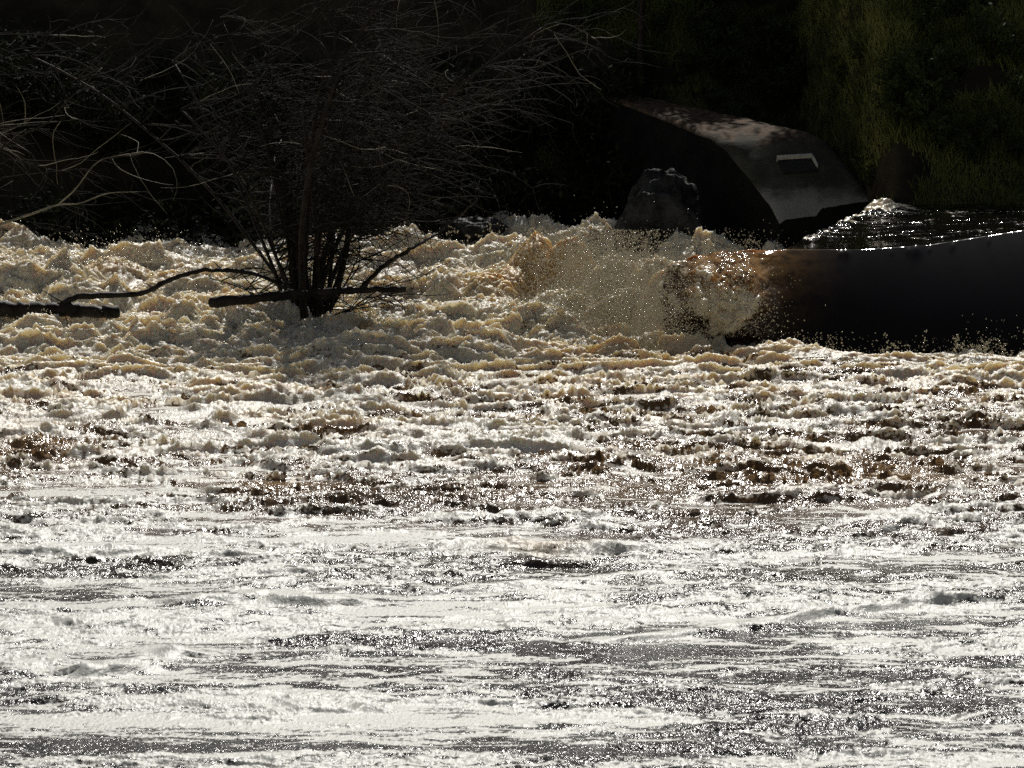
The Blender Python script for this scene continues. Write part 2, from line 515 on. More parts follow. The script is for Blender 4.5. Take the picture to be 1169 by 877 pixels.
# aerated belt: foam nearly everywhere, dark creases between the lumps
F += .10 * np.exp(-((PY - 430) / 50) ** 2)
F = F * (1 - turb) + turb * (.76 + .70 * (lump - .36) + .15 * stre)
Gm += turb * sstep(.15, .6, gb) * .30 + sstep(32, 41, YY) * (1 - turb) * sstep(-.1, .45, gb) * .34
for a in [(310, 556, 50, 8, .8), (40, 515, 60, 9, .7), (1000, 545, 150, 22, .45), (420, 485, 80, 8, .3), (660, 445, 60, 7, .3), (780, 415, 160, 12, .35), (620, 630, 60, 8, .5), (790, 525, 80, 10, .3), (680, 560, 130, 12, .2)]:
    Gm += a[4] * np.exp(-(((PX - a[0]) / a[2]) ** 2 + ((PY - a[1]) / a[3]) ** 2))
Tm = np.clip(.5 * mid + sstep(39, 46, YY) * .5, 0, 1)
H *= 1 - sstep(57.2, 58.6, YY) * .7
NV = np.stack([Xg + turb * .04 * fbm(XX * 7, YY * 7, 2), Yg - turb * (.10 * (lump - .4)), H], -1)
WC = np.stack([np.clip(F, 0, 1.4), np.clip(Gm, 0, 1), Tm, np.ones_like(Tm)], -1)
river = mesh_np('river_water', NV.reshape(-1, 3), grid_faces(*H.shape), M_river, attrs={'wc': WC.reshape(-1, 4)})
tag(river, kind='structure')

# ------------------------------------------------------------------ smooth water running over the weir crest
us = np.linspace(712, 1500, 640)
crest_y = np.interp(us, [712, 775, 900, 1169, 1500], [46.75, 46.4, 46.5, 46.75, 47.2])
crest_py = np.interp(us, [712, 728, 745, 768, 795, 830, 900, 985, 1060, 1169, 1300, 1500], [392, 345, 318, 302, 294, 289, 285, 285, 280, 263, 250, 240])
rowsP = []; A = []
NT = 460
t = np.linspace(0, 1, NT)
for k, u in enumerate(us):
    yc = crest_y[k]; zc = zat(crest_py[k], yc)
    n1 = 280
    # upstream part
    yu = np.linspace(53.2, yc, n1, endpoint=False)
    xr = (u - 584.5) / FPX
    x_w = xr * yu
    edge = 3.25 + (yu - 46.8) / 5.2 * 1.55           # left side of the pool, down the line to the abutment
    pool = 1.08 + .05 * (yu < 0)
    blend = sstep(yc + 1.3, yc, yu)
    zpool = pool * (1 - blend) + zc * blend
    inside = sstep(-.14, .1, x_w - edge)
    back = zc - 1.6 * np.clip(yu - yc, 0, 9) ** 1.2 * 1.1
    zu = np.where(inside > 0, np.maximum(zpool * inside + (-.5) * (1 - inside), np.maximum(back, -.5)), np.maximum(back, -.5))
    # falling part
    s = np.linspace(0, 1, NT - n1)
    hgt = zc + .35
    yd = yc - np.interp(u, [742, 900, 1169, 1500], [.85, 1.15, 2.0, 2.2]) * (1 - (1 - s) ** 1.8)
    fw = np.interp(u, [742, 900, 1169, 1500], [.85, 1.15, 2.0, 2.2])
    kk = float(np.clip(.50 * 1.8 * fw / hgt, .4, 1.0))
    zd = zc - hgt * (kk * s + (1 - kk) * s ** 1.7)
    Yc = np.concatenate([yu, yd]); Zc = np.concatenate([zu, zd])
    rowsP.append(np.stack([xr * (Yc * .35 + yc * .65) if False else xr * Yc, Yc, Zc], -1))
    side = np.concatenate([sstep(yc + .5, yc + 1.2, yu) * inside, np.zeros(NT - n1)])
    A.append(np.stack([side, np.full(NT, u), np.concatenate([yu * 0 - 1 + 0, s]), np.ones(NT)], -1))
P = np.stack(rowsP, 0); A = np.stack(A, 0)
pool_m, um, sm = A[..., 0], A[..., 1], A[..., 2]
x_, y_ = P[..., 0], P[..., 1]
streak = np.abs(fbm(x_ * .4 + y_ * .25, y_ * 2.0 - x_ * .75, 2)) * 1.4
P[..., 2] += pool_m * (.014 * (1 - np.minimum(streak * 5, 1)) ** 2 + .022 * fbm(x_ * 2.2 + .6 * y_, y_ * 3.2 - x_, 4))
edge_ = 3.25 + (y_ - 46.8) / 5.2 * 1.55
eb = pool_m * np.exp(-((x_ - edge_ - .12) / .22) ** 2)
P[..., 2] += eb * .05 * (billow(x_ * 4, y_ * 4, 3) + .3)
head = pool_m * np.exp(-(((x_ - 4.95) / .32) ** 2 + ((y_ - 51.6) / .45) ** 2))
P[..., 2] += head * .10 * (.5 + billow(x_ * 4, y_ * 4, 3))
down = (sm >= 0)
gold = np.exp(-((um - 838) / 66) ** 2) * np.where(down, np.exp(-(sm / .42) ** 2), .7 * (sstep(46.9, 46.4, y_))) * 1.0
left = sstep(905, 830, um)
bumpy = .09 * left * billow(x_ * 3, P[..., 2] * 3 + y_ * 2, 4) * np.where(down, 1, .5)
P[..., 1] -= bumpy; P[..., 2] += bumpy * .6
P[..., 1] += .016 * fbm(x_ * 3.0, P[..., 2] * .8, 3) * down
zz_ = P[..., 2]
bq = ((um - 832 + 9 * perlin(zz_ * 5, x_ * 3)) / 50) ** 2 + ((zz_ - .58 + .06 * perlin(x_ * 6, zz_ * 4)) / .44) ** 2
ball = np.exp(-bq ** 2.2) * down
P[..., 1] -= ball * (.34 + .22 * billow(x_ * 3.2, zz_ * 3.2, 5, .6) * sstep(880, 835, um))
P[..., 2] += ball * .10 * billow(x_ * 4 + 9, zz_ * 4, 4)
gold_b = ball * sstep(.5, .85, zz_ + .25 * perlin(x_ * 4, zz_ * 4)) * .9
foam_b = ball * (.78 - .35 * sstep(.55, .85, zz_) - .25 * sstep(860, 885, um))
for gx, gw, ga in ((968, 5, .014), (961, 2.5, .007), (1048, 6, .016), (1039, 2.5, .006), (1063, 2, .005), (1090, 3, .007), (1131, 2, .005), (1020, 2, .004)):
    P[..., 2] += 1.8 * ga * np.exp(-(((um - gx) / gw) ** 2 + ((sm - .035 - .0003 * (gx % 7)) / (.012 + .006 * gw)) ** 2)) * down
gold = gold + gold_b
rip = .04 + ball * .8 + pool_m * (.18 + .30 * sstep(.14, .03, streak) + .4 * eb + .8 * head) + left * .7 + np.where(down, .0, .12)
foam = pool_m * sstep(.12, .01, streak) * .45 + eb * .38 + head * .9 + .5 * np.where(down, sstep(.8, 1, sm), 0)
foam = foam + np.where(down, sstep(800, 735, um) * .75, 0) + foam_b + left * .35 * np.where(down, sstep(.2, .7, billow(x_ * 3, zz_ * 1.5, 3)), 0) * sstep(850, 790, um)
WO = np.stack([np.clip(rip, 0, 1), np.clip(gold, 0, 1), np.clip(foam, 0, 1), np.ones_like(rip)], -1)
over = mesh_np('weir_overfall_water', P.reshape(-1, 3), grid_faces(len(us), NT)[:, ::-1], M_over, attrs={'wc': WO.reshape(-1, 4)})
tag(over, kind='structure')

# ------------------------------------------------------------------ spray
oct_v = np.array([(1, 0, 0), (-1, 0, 0), (0, 1, 0), (0, -1, 0), (0, 0, 1), (0, 0, -1)], np.float32)
oct_f = np.array([(0, 2, 4), (2, 1, 4), (1, 3, 4), (3, 0, 4), (2, 0, 5), (1, 2, 5), (3, 1, 5), (0, 3, 5)], np.int32)
drops = []; rad = []


def add_drops(P, R): drops.append(np.asarray(P, np.float32)); rad.append(np.asarray(R, np.float32))


Hf = H.ravel(); Vf = NV.reshape(-1, 3)
inview = (np.abs(Sg) < .146).ravel()
wgt = (turb.ravel() * np.clip(Hf, 0, 2) ** 1.3) * inview
wgt /= wgt.sum()
ids = rng.choice(len(Hf), 16000, p=wgt)
pp = Vf[ids].copy()
pp[:, 2] += rng.exponential(.045, len(ids)) ; pp[:, :2] += rng.normal(0, .04, (len(ids), 2))
add_drops(pp, rng.uniform(.003, .011, len(ids)))
# dense veil thrown up left of the overfall
def veil(px0, px1, pyt, pyb, Y0, Y1, n, r0, r1, fade=1.0):
    px = (px0 + px1) / 2 + (px1 - px0) * .27 * rng.normal(0, 1, n); Y = rng.uniform(Y0, Y1, n)
    u = np.abs(rng.normal(0, .55, n)) ** fade
    u = u * (.65 + .45 * fbm(px * .03, px * 0 + 3.3, 3) + .5 * np.exp(-((px - (px0 + px1) / 2) / (px1 - px0) * 2) ** 2))
    u = np.where(u > 1.05, rng.random(n), u)
    py = pyb + (pyt - pyb) * u
    ang = math.radians(PITCH) - np.arctan((438.5 - py) / FPX)
    z = CAMZ - Y * np.tan(ang)
    add_drops(np.stack([(px - 584.5) / FPX * Y, Y, z], -1), rng.uniform(r0, r1, n))


veil(600, 790, 268, 385, 46.2, 47.6, 22000, .003, .010, .8)
veil(670, 800, 292, 400, 44.9, 45.7, 12000, .002, .008, 1)
veil(640, 860, 225, 300, 46.8, 48.2, 90, .003, .010, 2.2)
veil(560, 860, 262, 300, 47.4, 48.6, 1500, .002, .008, 1.4)
veil(800, 900, 262, 292, 46.6, 47.2, 500, .003, .008, 2)
veil(1090, 1169, 360, 405, 44.5, 45.0, 160, .003, .008, 2)
veil(1000, 1169, 385, 415, 44.4, 45.0, 500, .002, .006, 1.6)
veil(880, 1000, 380, 408, 44.6, 45.3, 500, .003, .009, 1.6)
veil(780, 885, 300, 385, 44.9, 45.6, 2500, .003, .009, 1)
veil(0, 230, 262, 300, 50, 52, 900, .004, .010, 2.2)
veil(390, 450, 340, 392, 46.0, 46.6, 1300, .003, .008, 1)
# thrown arcs
def arc(px, py, Y, up, side, n=16):
    p0 = at(px, py, Y); v = Vector((side, random.uniform(-.3, .3), up))
    L = []; R = []
    for i in range(n):
        tt = i / n * (2 * up / 9.8) * random.uniform(.55, .9)
        q = p0 + v * tt + Vector((0, 0, -4.9 * tt * tt)) + Vector([random.gauss(0, .008) for _ in range(3)])
        L.append(tuple(q)); R.append(random.uniform(.005, .013) * (1 - .4 * i / n))
    add_drops(L, R)


for _ in range(45):
    arc(random.uniform(560, 860), random.uniform(280, 300), random.uniform(46.8, 48.2), random.uniform(.7, 1.8), random.gauss(0, .8))
for _ in range(34):
    arc(random.choice((1020, 1105, 1130, 1160)) + random.gauss(0, 14), random.uniform(398, 414), random.uniform(44.5, 45), random.uniform(.6, 2.2), random.gauss(0, .6))
for _ in range(50):
    arc(random.uniform(0, 240), random.uniform(282, 300), random.uniform(50.5, 52.5), random.uniform(.6, 1.5), random.gauss(0, .6))
for _ in range(40):
    arc(random.uniform(400, 640), random.uniform(265, 300), random.uniform(49, 52.5), random.uniform(.6, 1.6), random.gauss(0, .6))
for _ in range(4):
    arc(1092, 405, 44.7, random.uniform(2.0, 2.6), random.gauss(0, .1), 8)
arc(800, 285, 46.9, 1.6, .9, 46); arc(868, 285, 46.9, 1.5, -.8, 26)
D = np.concatenate(drops); R = np.concatenate(rad)
sc = R[:, None] * rng.uniform(.7, 1.4, (len(R), 3)).astype(np.float32)
V = (D[:, None, :] + oct_v[None] * sc[:, None, :]).reshape(-1, 3)
Fc = (oct_f[None] + (np.arange(len(D)) * 6)[:, None, None]).reshape(-1, 3)
spray = mesh_np('spray', V, Fc, M_spray)
tag(spray, 'fine backlit spray and thrown drops over the churned water', 'spray', kind='stuff')

# ------------------------------------------------------------------ far bank
def shore(x):
    return 57.6 - 5.2 * sstep(4.3, 5.3, x)


def bank_z(x, y):
    s = shore(x); d = y - s
    b = -.35 + 1.35 * sstep(4.3, 5.3, x)
    z = b + np.where(d < 0, d * .8, 0) + (1.0 - .13 * sstep(1.5, 4.5, x)) * np.clip(d, 0, 4.2) + .35 * np.clip(d - 4.2, 0, 12) + .02 * np.clip(d - 16, 0, 500)
    z = z + (.22 * fbm(x * .8, y * .8, 4) + .5 * fbm(x * .17, y * .17, 2)) * np.clip((d + .3) * .6, 0, 1)
    # level out a bench for the weir wall
    return z


bx = np.unique(np.concatenate([np.linspace(-700, -14, 50), np.linspace(-14, 14, 320), np.linspace(14, 700, 50)]))
by = np.unique(np.concatenate([np.linspace(50.5, 66, 220), np.linspace(66, 100, 60), np.linspace(100, 1500, 30)]))
BY, BX = np.meshgrid(by, bx, indexing='ij')
BZ = bank_z(BX, BY)
# cut the ground away under the weir wall and its dark left flank
xw = np.interp(BY, [50, 54, 55, 58, 60], [4.1, 4.5, 4.35, 2.3, .9])
cut = (BX < xw + .15) & (BX > .2) & (BY < 58.6)
BZ = np.where(cut, np.minimum(BZ, -.4 + np.clip(BY - 58, 0, 1) * 2), BZ)
BZ = np.where((BX < 4.35) & (BY < 54.3), np.minimum(BZ, -.9), BZ)
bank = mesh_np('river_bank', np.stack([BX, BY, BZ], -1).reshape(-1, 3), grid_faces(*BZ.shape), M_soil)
tag(bank, kind='structure')
# river bed and the bank the picture is taken from
nx = np.linspace(-300, 300, 60); ny = np.concatenate([np.linspace(-300, 0, 20), np.linspace(2, 20, 30)])
NY, NX = np.meshgrid(ny, nx, indexing='ij')
NZ = 4.3 - 5.0 * sstep(2, 16, NY) + .15 * fbm(NX * .4, NY * .4, 3)
nb = mesh_np('near_bank_ground', np.stack([NX, NY, NZ], -1).reshape(-1, 3), grid_faces(*NZ.shape), M_near)
tag(nb, kind='structure')
bed = mesh_np('river_bed', [(-300, 18, -1.1), (300, 18, -1.1), (300, 53, -1.1), (-300, 53, -1.1)], [(0, 1, 2, 3)], M_soil)
tag(bed, kind='structure')


# grass on the bank: blades in tufts
def blades(n, xr, dr, hmin, hmax, tuft=14):
    nt_ = n // tuft
    tx = rng.uniform(*xr, nt_); td = rng.uniform(*dr, nt_)
    dens = fbm(tx * .5, td * .9, 3)
    keep = dens > -.22; tx = tx[keep]; td = td[keep]; nt_ = len(tx)
    th = rng.uniform(hmin, hmax, nt_) * (1 + .9 * np.clip(fbm(tx * .4 + 9, td * .7, 2), -.5, 1))
    X = np.repeat(tx, tuft) + rng.normal(0, .07, nt_ * tuft); Dd = np.repeat(td, tuft) + rng.normal(0, .05, nt_ * tuft)
    Y = shore(X) + Dd; Z = bank_z(X, Y) - .03
    h = np.repeat(th, tuft) * rng.uniform(.5, 1.1, len(X))
    a = rng.uniform(0, 2 * np.pi, len(X)); w = rng.uniform(.006, .014, len(X))
    lean = rng.uniform(.1, .7, len(X)) * h; la = rng.uniform(0, 2 * np.pi, len(X))
    cx, cy = np.cos(a) * w, np.sin(a) * w; lx, ly = np.cos(la) * lean, np.sin(la) * lean
    v = np.stack([np.stack([X - cx, Y - cy, Z], -1), np.stack([X + cx, Y + cy, Z], -1),
                  np.stack([X + cx * .8 + lx * .35, Y + cy * .8 + ly * .35, Z + h * .6], -1), np.stack([X - cx * .8 + lx * .35, Y - cy * .8 + ly * .35, Z + h * .6], -1),
                  np.stack([X + lx, Y + ly, Z + h], -1)], 1)
    ok = ~((X < np.interp(Y, [50, 54, 55, 58, 60], [4.2, 4.6, 4.45, 2.4, 1.0])) & (X > .1) & (Y < 58.6))
    v = v[ok]
    b = np.arange(len(v))[:, None] * 5
    q = b + np.array([[0, 1, 2, 3]]); tr = b + np.array([[3, 2, 4]])
    return v.reshape(-1, 3), q, tr


v, q, tr = blades(200000, (.5, 9.5), (-.05, 5.0), .09, .24)
f4 = np.concatenate([q, np.concatenate([tr, tr[:, 2:]], 1)])[: len(q)]
tri = np.concatenate([q[:, [0, 1, 2]], q[:, [0, 2, 3]], tr])
gr = mesh_np('grass', v, tri, M_grass, smooth=False)
tag(gr, 'rough green grass covering the dark bank above the weir wall', 'grass', kind='stuff')


# ------------------------------------------------------------------ trees and bushes
def leaf_cloud(n, centers, size):
    c = centers[rng.integers(0, len(centers), n)]
    d = rng.normal(0, 1, (n, 3)); d /= np.linalg.norm(d, axis=1, keepdims=True)
    p = c[:, :3] + d * (c[:, 3:4] * rng.random((n, 1)) ** .45)
    a = rng.normal(0, 1, (n, 3)); a /= np.linalg.norm(a, axis=1, keepdims=True)
    b = np.cross(a, rng.normal(0, 1, (n, 3))); b /= np.linalg.norm(b, axis=1, keepdims=True)
    s = rng.uniform(size * .6, size * 1.3, (n, 1))
    v = np.stack([p - a * s, p + b * s * .38, p + a * s, p - b * s * .38], 1).reshape(-1, 3)
    return v, np.arange(n * 4).reshape(-1, 4)


def make_tree(h, r, nleaf, size=.16):
    root = empty('shade_tree', (0, 0, 0))
    tb = Tubes()
    tr_ = wander((0, 0, -.4), (random.uniform(-.1, .1), 0, 1), h * .62, 9, .05)
    tb.add(tr_, .22, .10, 8)
    C_ = []
    for i in range(16):
        st = tr_[random.randint(3, 9)]
        a = random.uniform(0, 6.28)
        br = wander(st, (math.cos(a), math.sin(a), random.uniform(.1, 1.1)), r * random.uniform(.6, 1.05), 6, .15)
        tb.add(br, .07, .015, 5)
        for k in (3, 5, 6): C_.append((*br[k], random.uniform(.55, 1.1) * r * .42))
    C_.append((0, 0, h * .8, r * .6)); C_.append((0, 0, h * .6, r * .6))
    tb.build('trunk', M_bark, root)
    v, f = leaf_cloud(nleaf, np.array(C_), size)
    mesh_np('crown', v, f, M_leafd, root, smooth=False)
    return root


tps = [make_tree(9.5, 2.9, 12000), make_tree(8.0, 2.6, 11000)]
spots = []  # tree rows out of view, added and sized to shade bank and wall
for i in range(13):
    spots.append((-14 + i * 1.9 + random.uniform(-.4, .4), 65.2 + random.uniform(-.6, .8), random.uniform(.26, .36)))
for i in range(9):
    spots.append((2.6 + i * 1.5 + random.uniform(-.4, .4), 63.5 + random.uniform(-.5, .8), random.uniform(.48, .58)))
for i in range(12):
    spots.append((-17 + i * 3.2 + random.uniform(-.4, .4), 75 + random.uniform(-.8, .8), random.uniform(.88, 1.0) if i < 7 else random.uniform(1.05, 1.2)))
used = set()
for i, (x, y, s) in enumerate(spots):
    k = i % 2
    o = tps[k] if k not in used else copy_tree(tps[k]); used.add(k)
    o.location = (x, y, float(bank_z(np.array(x), np.array(y))) - .1); o.rotation_euler = (0, 0, random.uniform(0, 6.28)); o.scale = (s, s, s)
    tag(o, 'unseen evergreen tree added above the frame to shade the bank', 'tree', 'unseen trees added to shade the bank')


def make_bush(r, h, nleaf, ntwig):
    root = empty('bank_bush', (0, 0, 0))
    tb = Tubes(); C_ = []
    for i in range(14):
        a = random.uniform(0, 6.28)
        st = wander((random.uniform(-.15, .15), random.uniform(-.15, .15), -.1), (math.cos(a) * .8, math.sin(a) * .8, 1.0), h * random.uniform(.7, 1.1), 8, .1, .03)
        tb.add(st, .028, .007, 5)
        for k in (3, 5, 7): C_.append((*st[k], random.uniform(.25, .5) * r))
    tb.build('stems', M_bark, root)
    tw = Tubes()
    for i in range(ntwig):
        c = random.choice(C_)
        d = Vector((random.gauss(0, 1), random.gauss(0, 1), random.gauss(.1, .6)))
        tw.add(wander(Vector(c[:3]), d, random.uniform(.5, 1.5), 7, .22, .05), .006, .002, 3)
    tw.build('twigs', M_twig, root)
    v, f = leaf_cloud(nleaf, np.array(C_), .055)
    mesh_np('foliage', v, f, M_leafb, root, smooth=False)
    return root


bps = [make_bush(1.2, 2.1, 9000, 110), make_bush(1.4, 1.6, 9000, 90)]
bsp = [(-9.2, 57.4, 'dark leafy bush at the far left of the shaded shoreline'), (-7.6, 57.0, 'dark leafy bush over the water behind the bare left branches'),
       (-6.2, 57.3, 'dark bush on the shore left of the flooded shrub'), (-4.8, 57.0, 'dark bush on the shore just left behind the flooded shrub'),
       (-3.4, 57.2, 'dark bush on the shore directly behind the flooded shrub'), (-2.1, 57.2, 'dark bush on the shore right behind the flooded shrub'),
       (-.9, 57.6, 'dark bush on the shore above the golden boil'), (.5, 58.0, 'dark bush at the upper end of the weir wall')]
for j in range(8):
    bsp.append((-9 + j * 1.45, 59.3 + random.uniform(-.3, .3), None))
used = set()
for i, (x, y, lab) in enumerate(bsp):
    k = i % 2
    o = bps[k] if k not in used else copy_tree(bps[k]); used.add(k)
    o.location = (x, y, float(bank_z(np.array(x), np.array(y)))); o.rotation_euler = (0, 0, random.uniform(0, 6.28)); s = random.uniform(.85, 1.15); o.scale = (s, s, s)
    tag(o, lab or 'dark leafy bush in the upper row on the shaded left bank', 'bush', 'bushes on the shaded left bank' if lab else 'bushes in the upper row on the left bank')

# slim sapling on the bank left of the weir wall
sp = empty('sapling', at(731, 112, 59.0))
b0 = sp.location
tb = Tubes(); path = wander((0, 0, -.1), (0.02, 0, 1), 3.6, 12, .04); tb.add(path, .07, .03, 7); tb.build('trunk', M_bark, sp)
tb = Tubes()
for i in range(26):
    st = random.choice(path[4:]); tb.add(wander(st, (random.gauss(0, 1), random.gauss(0, 1), .5), random.uniform(.4, 1.1), 6, .15), .014, .003, 4)
tb.build('branches', M_twig, sp)
v, f = leaf_cloud(1500, np.array([(0, 0, 3.2, .9), (.4, 0, 2.6, .6), (-.4, .1, 2.9, .6)]), .06); mesh_np('foliage', v, f, M_leafb, sp, smooth=False)
tag(sp, 'slim dark sapling rising behind the upper end of the concrete wall', 'tree')

# leafy weeds on the right bank
def make_weed():
    root = empty('bank_weed', (0, 0, 0))
    tb = Tubes(); C_ = []
    for i in range(9):
        a = random.uniform(0, 6.28)
        st = wander((0, 0, 0), (math.cos(a) * .5, math.sin(a) * .5, 1), random.uniform(.3, .62), 5, .1)
        tb.add(st, .006, .002, 3); C_ += [(*st[3], .11), (*st[5], .09)]
    tb.build('stems', M_bark, root)
    v, f = leaf_cloud(420, np.array(C_), .038); mesh_np('leaves', v, f, M_weed, root, smooth=False)
    return root


wd = make_weed()
for i in range(55):
    x = random.uniform(1.2, 8.2); d = random.uniform(.4, 3.8) + (0.8 if x < 4.6 else 0); y = float(shore(np.array(x))) + d
    if x < np.interp(y, [50, 54, 55, 58, 60], [4.4, 4.8, 4.65, 2.6, 1.2]): x += 2.2; y = float(shore(np.array(x))) + d
    o = wd if i == 0 else copy_tree(wd)
    o.location = (x, y, float(bank_z(np.array(x), np.array(y))) - .02); s = random.uniform(.6, 1.5)
    o.scale = (s, s, s); o.rotation_euler = (0, 0, random.uniform(0, 6.28))
    tag(o, 'leafy green weed clump among the grass on the right bank', 'weed', 'leafy weeds in the grass on the right bank')

# ------------------------------------------------------------------ concrete wall at the weir end
ab = empty('weir_wall', at(890, 243, 54.0))
O = ab.location.copy()
A1, A2, A3 = at(688, 107, 58.6), at(822, 160, 55.0), at(890, 244, 54.0)
Bo = [at(745, 112, 58.9), at(940, 153, 55.1), at(1000, 229, 54.1)]
nseg = 60
def loft(pts, n):
    out = []
    for i in range(n + 1):
        t_ = i / n * (len(pts) - 1); k = min(int(t_), len(pts) - 2); out.append(pts[k].lerp(pts[k + 1], t_ - k))
    return out
La = loft([A1, A2, A3], nseg); Ra = loft(Bo, nseg)
nw = 16
vs = []
for i in range(nseg + 1):
    a, b = La[i], Ra[i]
    row = [Vector((a.x, a.y, -1.2))] + [a.lerp(b, k / nw) for k in range(nw + 1)] + [Vector((b.x, b.y, -1.2))]
    for k, p in enumerate(row):
        if 0 < k < len(row) - 1:
            nz = .035 * float(fbm(np.array([p.x * 2.2]), np.array([p.y * 2.2 + 5]), 4)[0])
            edge = .05 if k in (1, len(row) - 2) else 0
            # the top lip where the level part turns down is slightly rounded and worn
            p = p + Vector((0, 0, nz - edge - .03 * math.exp(-((i - nseg / 2) / 2.0) ** 2)))
            if i > nseg - 5 and k < nw * .45: p += Vector((0, 0, -.02 * (i - nseg + 5)))
        vs.append(p - O)
nc = nw + 3
body = mesh_np('wall_body', [tuple(p) for p in vs], grid_faces(nseg + 1, nc), M_conc, ab, smooth=False)
fr = [i for i in range(nseg * nc, (nseg + 1) * nc)]
# end face at the downstream foot
me = body.data
import bmesh
bm = bmesh.new(); bm.from_mesh(me); bm.verts.ensure_lookup_table()
bm.faces.new([bm.verts[i] for i in fr]); bm.faces.new([bm.verts[i] for i in range(nc)][::-1])
bmesh.ops.recalc_face_normals(bm, faces=bm.faces)
me.materials.append(M_side_shade)
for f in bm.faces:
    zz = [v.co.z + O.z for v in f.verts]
    if max(zz) - min(zz) > .6: f.material_index = 1  # tall upright faces get the painted shade
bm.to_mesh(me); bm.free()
tag(ab, 'sloping weathered concrete wall at the weir end with a slot plate in its face', 'wall')
# slot: a thin projecting rim round a flat plate coloured dark for the recess shadow, lying on the steep face
e_u = (Bo[1] - A2).normalized(); 
dn = ((A3 - A2).normalized() + (Bo[2] - Bo[1]).normalized()).normalized()
nrm = e_u.cross(dn).normalized()
if nrm.z < 0: nrm = -nrm
dn = (dn - e_u * dn.dot(e_u)).normalized()
cs = A2.lerp(A3, .43).lerp(Bo[1].lerp(Bo[2], .43), .52)


def box_on(name, cu, cd_, cn, su, sd, sn, mat, parent, sk=0.0):
    bm = bmesh.new()
    vv = []
    for a in (-1, 1):
        for b in (-1, 1):
            for c in (-1, 1):
                p = cs + e_u * (cu + a * su + sk * b * sd) + dn * (cd_ + b * sd) + nrm * (cn + c * sn)
                vv.append(bm.verts.new(p - O))
    for f in ((0, 1, 3, 2), (4, 6, 7, 5), (0, 4, 5, 1), (2, 3, 7, 6), (0, 2, 6, 4), (1, 5, 7, 3)):
        bm.faces.new([vv[i] for i in f])
    bmesh.ops.recalc_face_normals(bm, faces=bm.faces)
    bmesh.ops.bevel(bm, geom=bm.edges[:], offset=.004, segments=2, affect='EDGES')
    me = bpy.data.meshes.new(name); bm.to_mesh(me); bm.free(); me.materials.append(mat)
    o = bpy.data.objects.new(name, me); col.objects.link(o); o.parent = parent
    return o


slot = box_on('slot_plate', 0, .0, .012, .24, .125, .022, M_slot_shadow, ab, .25)
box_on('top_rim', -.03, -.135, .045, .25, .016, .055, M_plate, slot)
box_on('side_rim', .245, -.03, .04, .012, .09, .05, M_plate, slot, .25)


# rocks
def rock(name, loc, sc_, seed, label, sub=5):
    bm = bmesh.new(); bmesh.ops.create_icosphere(bm, subdivisions=sub, radius=1)
    vv = np.array([v.co[:] for v in bm.verts], np.float32)
    d = 1 + .6 * fbm(vv[:, 0] * 1.1 + seed, vv[:, 1] * 1.1 + vv[:, 2] * .9, 4) + .10 * fbm(vv[:, 0] * 4 + seed, vv[:, 2] * 4 + vv[:, 1], 3)
    for v, k in zip(bm.verts, d): v.co = Vector((v.co.x * sc_[0], v.co.y * sc_[1], v.co.z * sc_[2])) * float(k)
    me = bpy.data.meshes.new(name); bm.to_mesh(me); bm.free(); me.materials.append(M_rock)
    for p in me.polygons: p.use_smooth = True
    o = bpy.data.objects.new(name, me); col.objects.link(o); o.location = loc
    tag(o, label, 'rock'); return o


rock('boulder', (at(757, 262, 54.6)), (.62, .4, .80), 5.7, 'big dark wet boulder in front of the shaded side of the concrete wall')
rock('rock', (at(547, 262, 56.2)), (.45, .3, .17), 8.4, 'low black rock awash at the far shore, glinting on top, left of the golden boil')

# ------------------------------------------------------------------ the flooded shrub
sh = empty('flooded_shrub', at(352, 372, 47.3)); O = sh.location.copy()
stems_paths = []
for i in range(17):
    a = random.uniform(0, 6.28); sp_ = random.uniform(.1, .6)
    if i < 6: sp_ = random.uniform(.0, .14)
    b = Vector((random.gauss(0, .10), random.gauss(0, .1), -.25))
    L_ = random.uniform(3.2, 5.2)
    pth = wander(b, (math.cos(a) * sp_, math.sin(a) * sp_ * .8, 1), L_, 16, .105)
    tb = Tubes(); tb.add(pth, random.uniform(.035, .085) if i < 8 else random.uniform(.018, .035), .012, 8, .08); tb.build('stem', M_bark, sh)
    stems_paths.append(pth)
for i in range(8):      # short crooked side stems low down
    a = random.choice([0, math.pi]) + random.gauss(0, .5)
    pth = wander((random.gauss(0, .08), random.gauss(0, .08), -.1), (math.cos(a) * .8, math.sin(a) * .5, random.uniform(.5, 1.1)), random.uniform(.8, 1.6), 9, .12)
    tb = Tubes(); tb.add(pth, random.uniform(.012, .025), .006, 6); tb.build('stem', M_bark, sh); stems_paths.append(pth)
br = Tubes(); tw = Tubes(); pl = []
for pth in stems_paths:
    for j in range(36):
        k = min(len(pth) - 1, int(5 + (len(pth) - 5) * random.random() ** .9)) if len(pth) > 12 else random.randint(3, len(pth) - 1)
        if len(pth) < 12 and j > 6: break; a = random.uniform(0, 6.28)
        d = Vector((math.cos(a), math.sin(a) * .7, random.uniform(-.15, .9)))
        b1 = wander(pth[k], d, random.uniform(.5, 1.9) * (.4 + .6 * min(1, pth[k].z / 1.6)), 10, .34, .02)
        br.add(b1, .009, .003, 4)
        for q_ in range(7):
            s_ = random.choice(b1[2:]); d2 = Vector((random.gauss(0, 1), random.gauss(0, .7), random.gauss(-.05, .6)))
            (PT(pl, sh) if random.random() < .012 else tw).add(wander(s_, d2, random.uniform(.15, .7), 6, .34, .03), .0032, .0014, 3)
br.build('branches', M_twig, sh); tw.build('twigs', M_twig, sh); [t_.build('pale_twig', M_pale, sh) for t_ in pl]
tag(sh, 'multi-stemmed dark bare shrub standing in the foaming flood water', 'shrub')


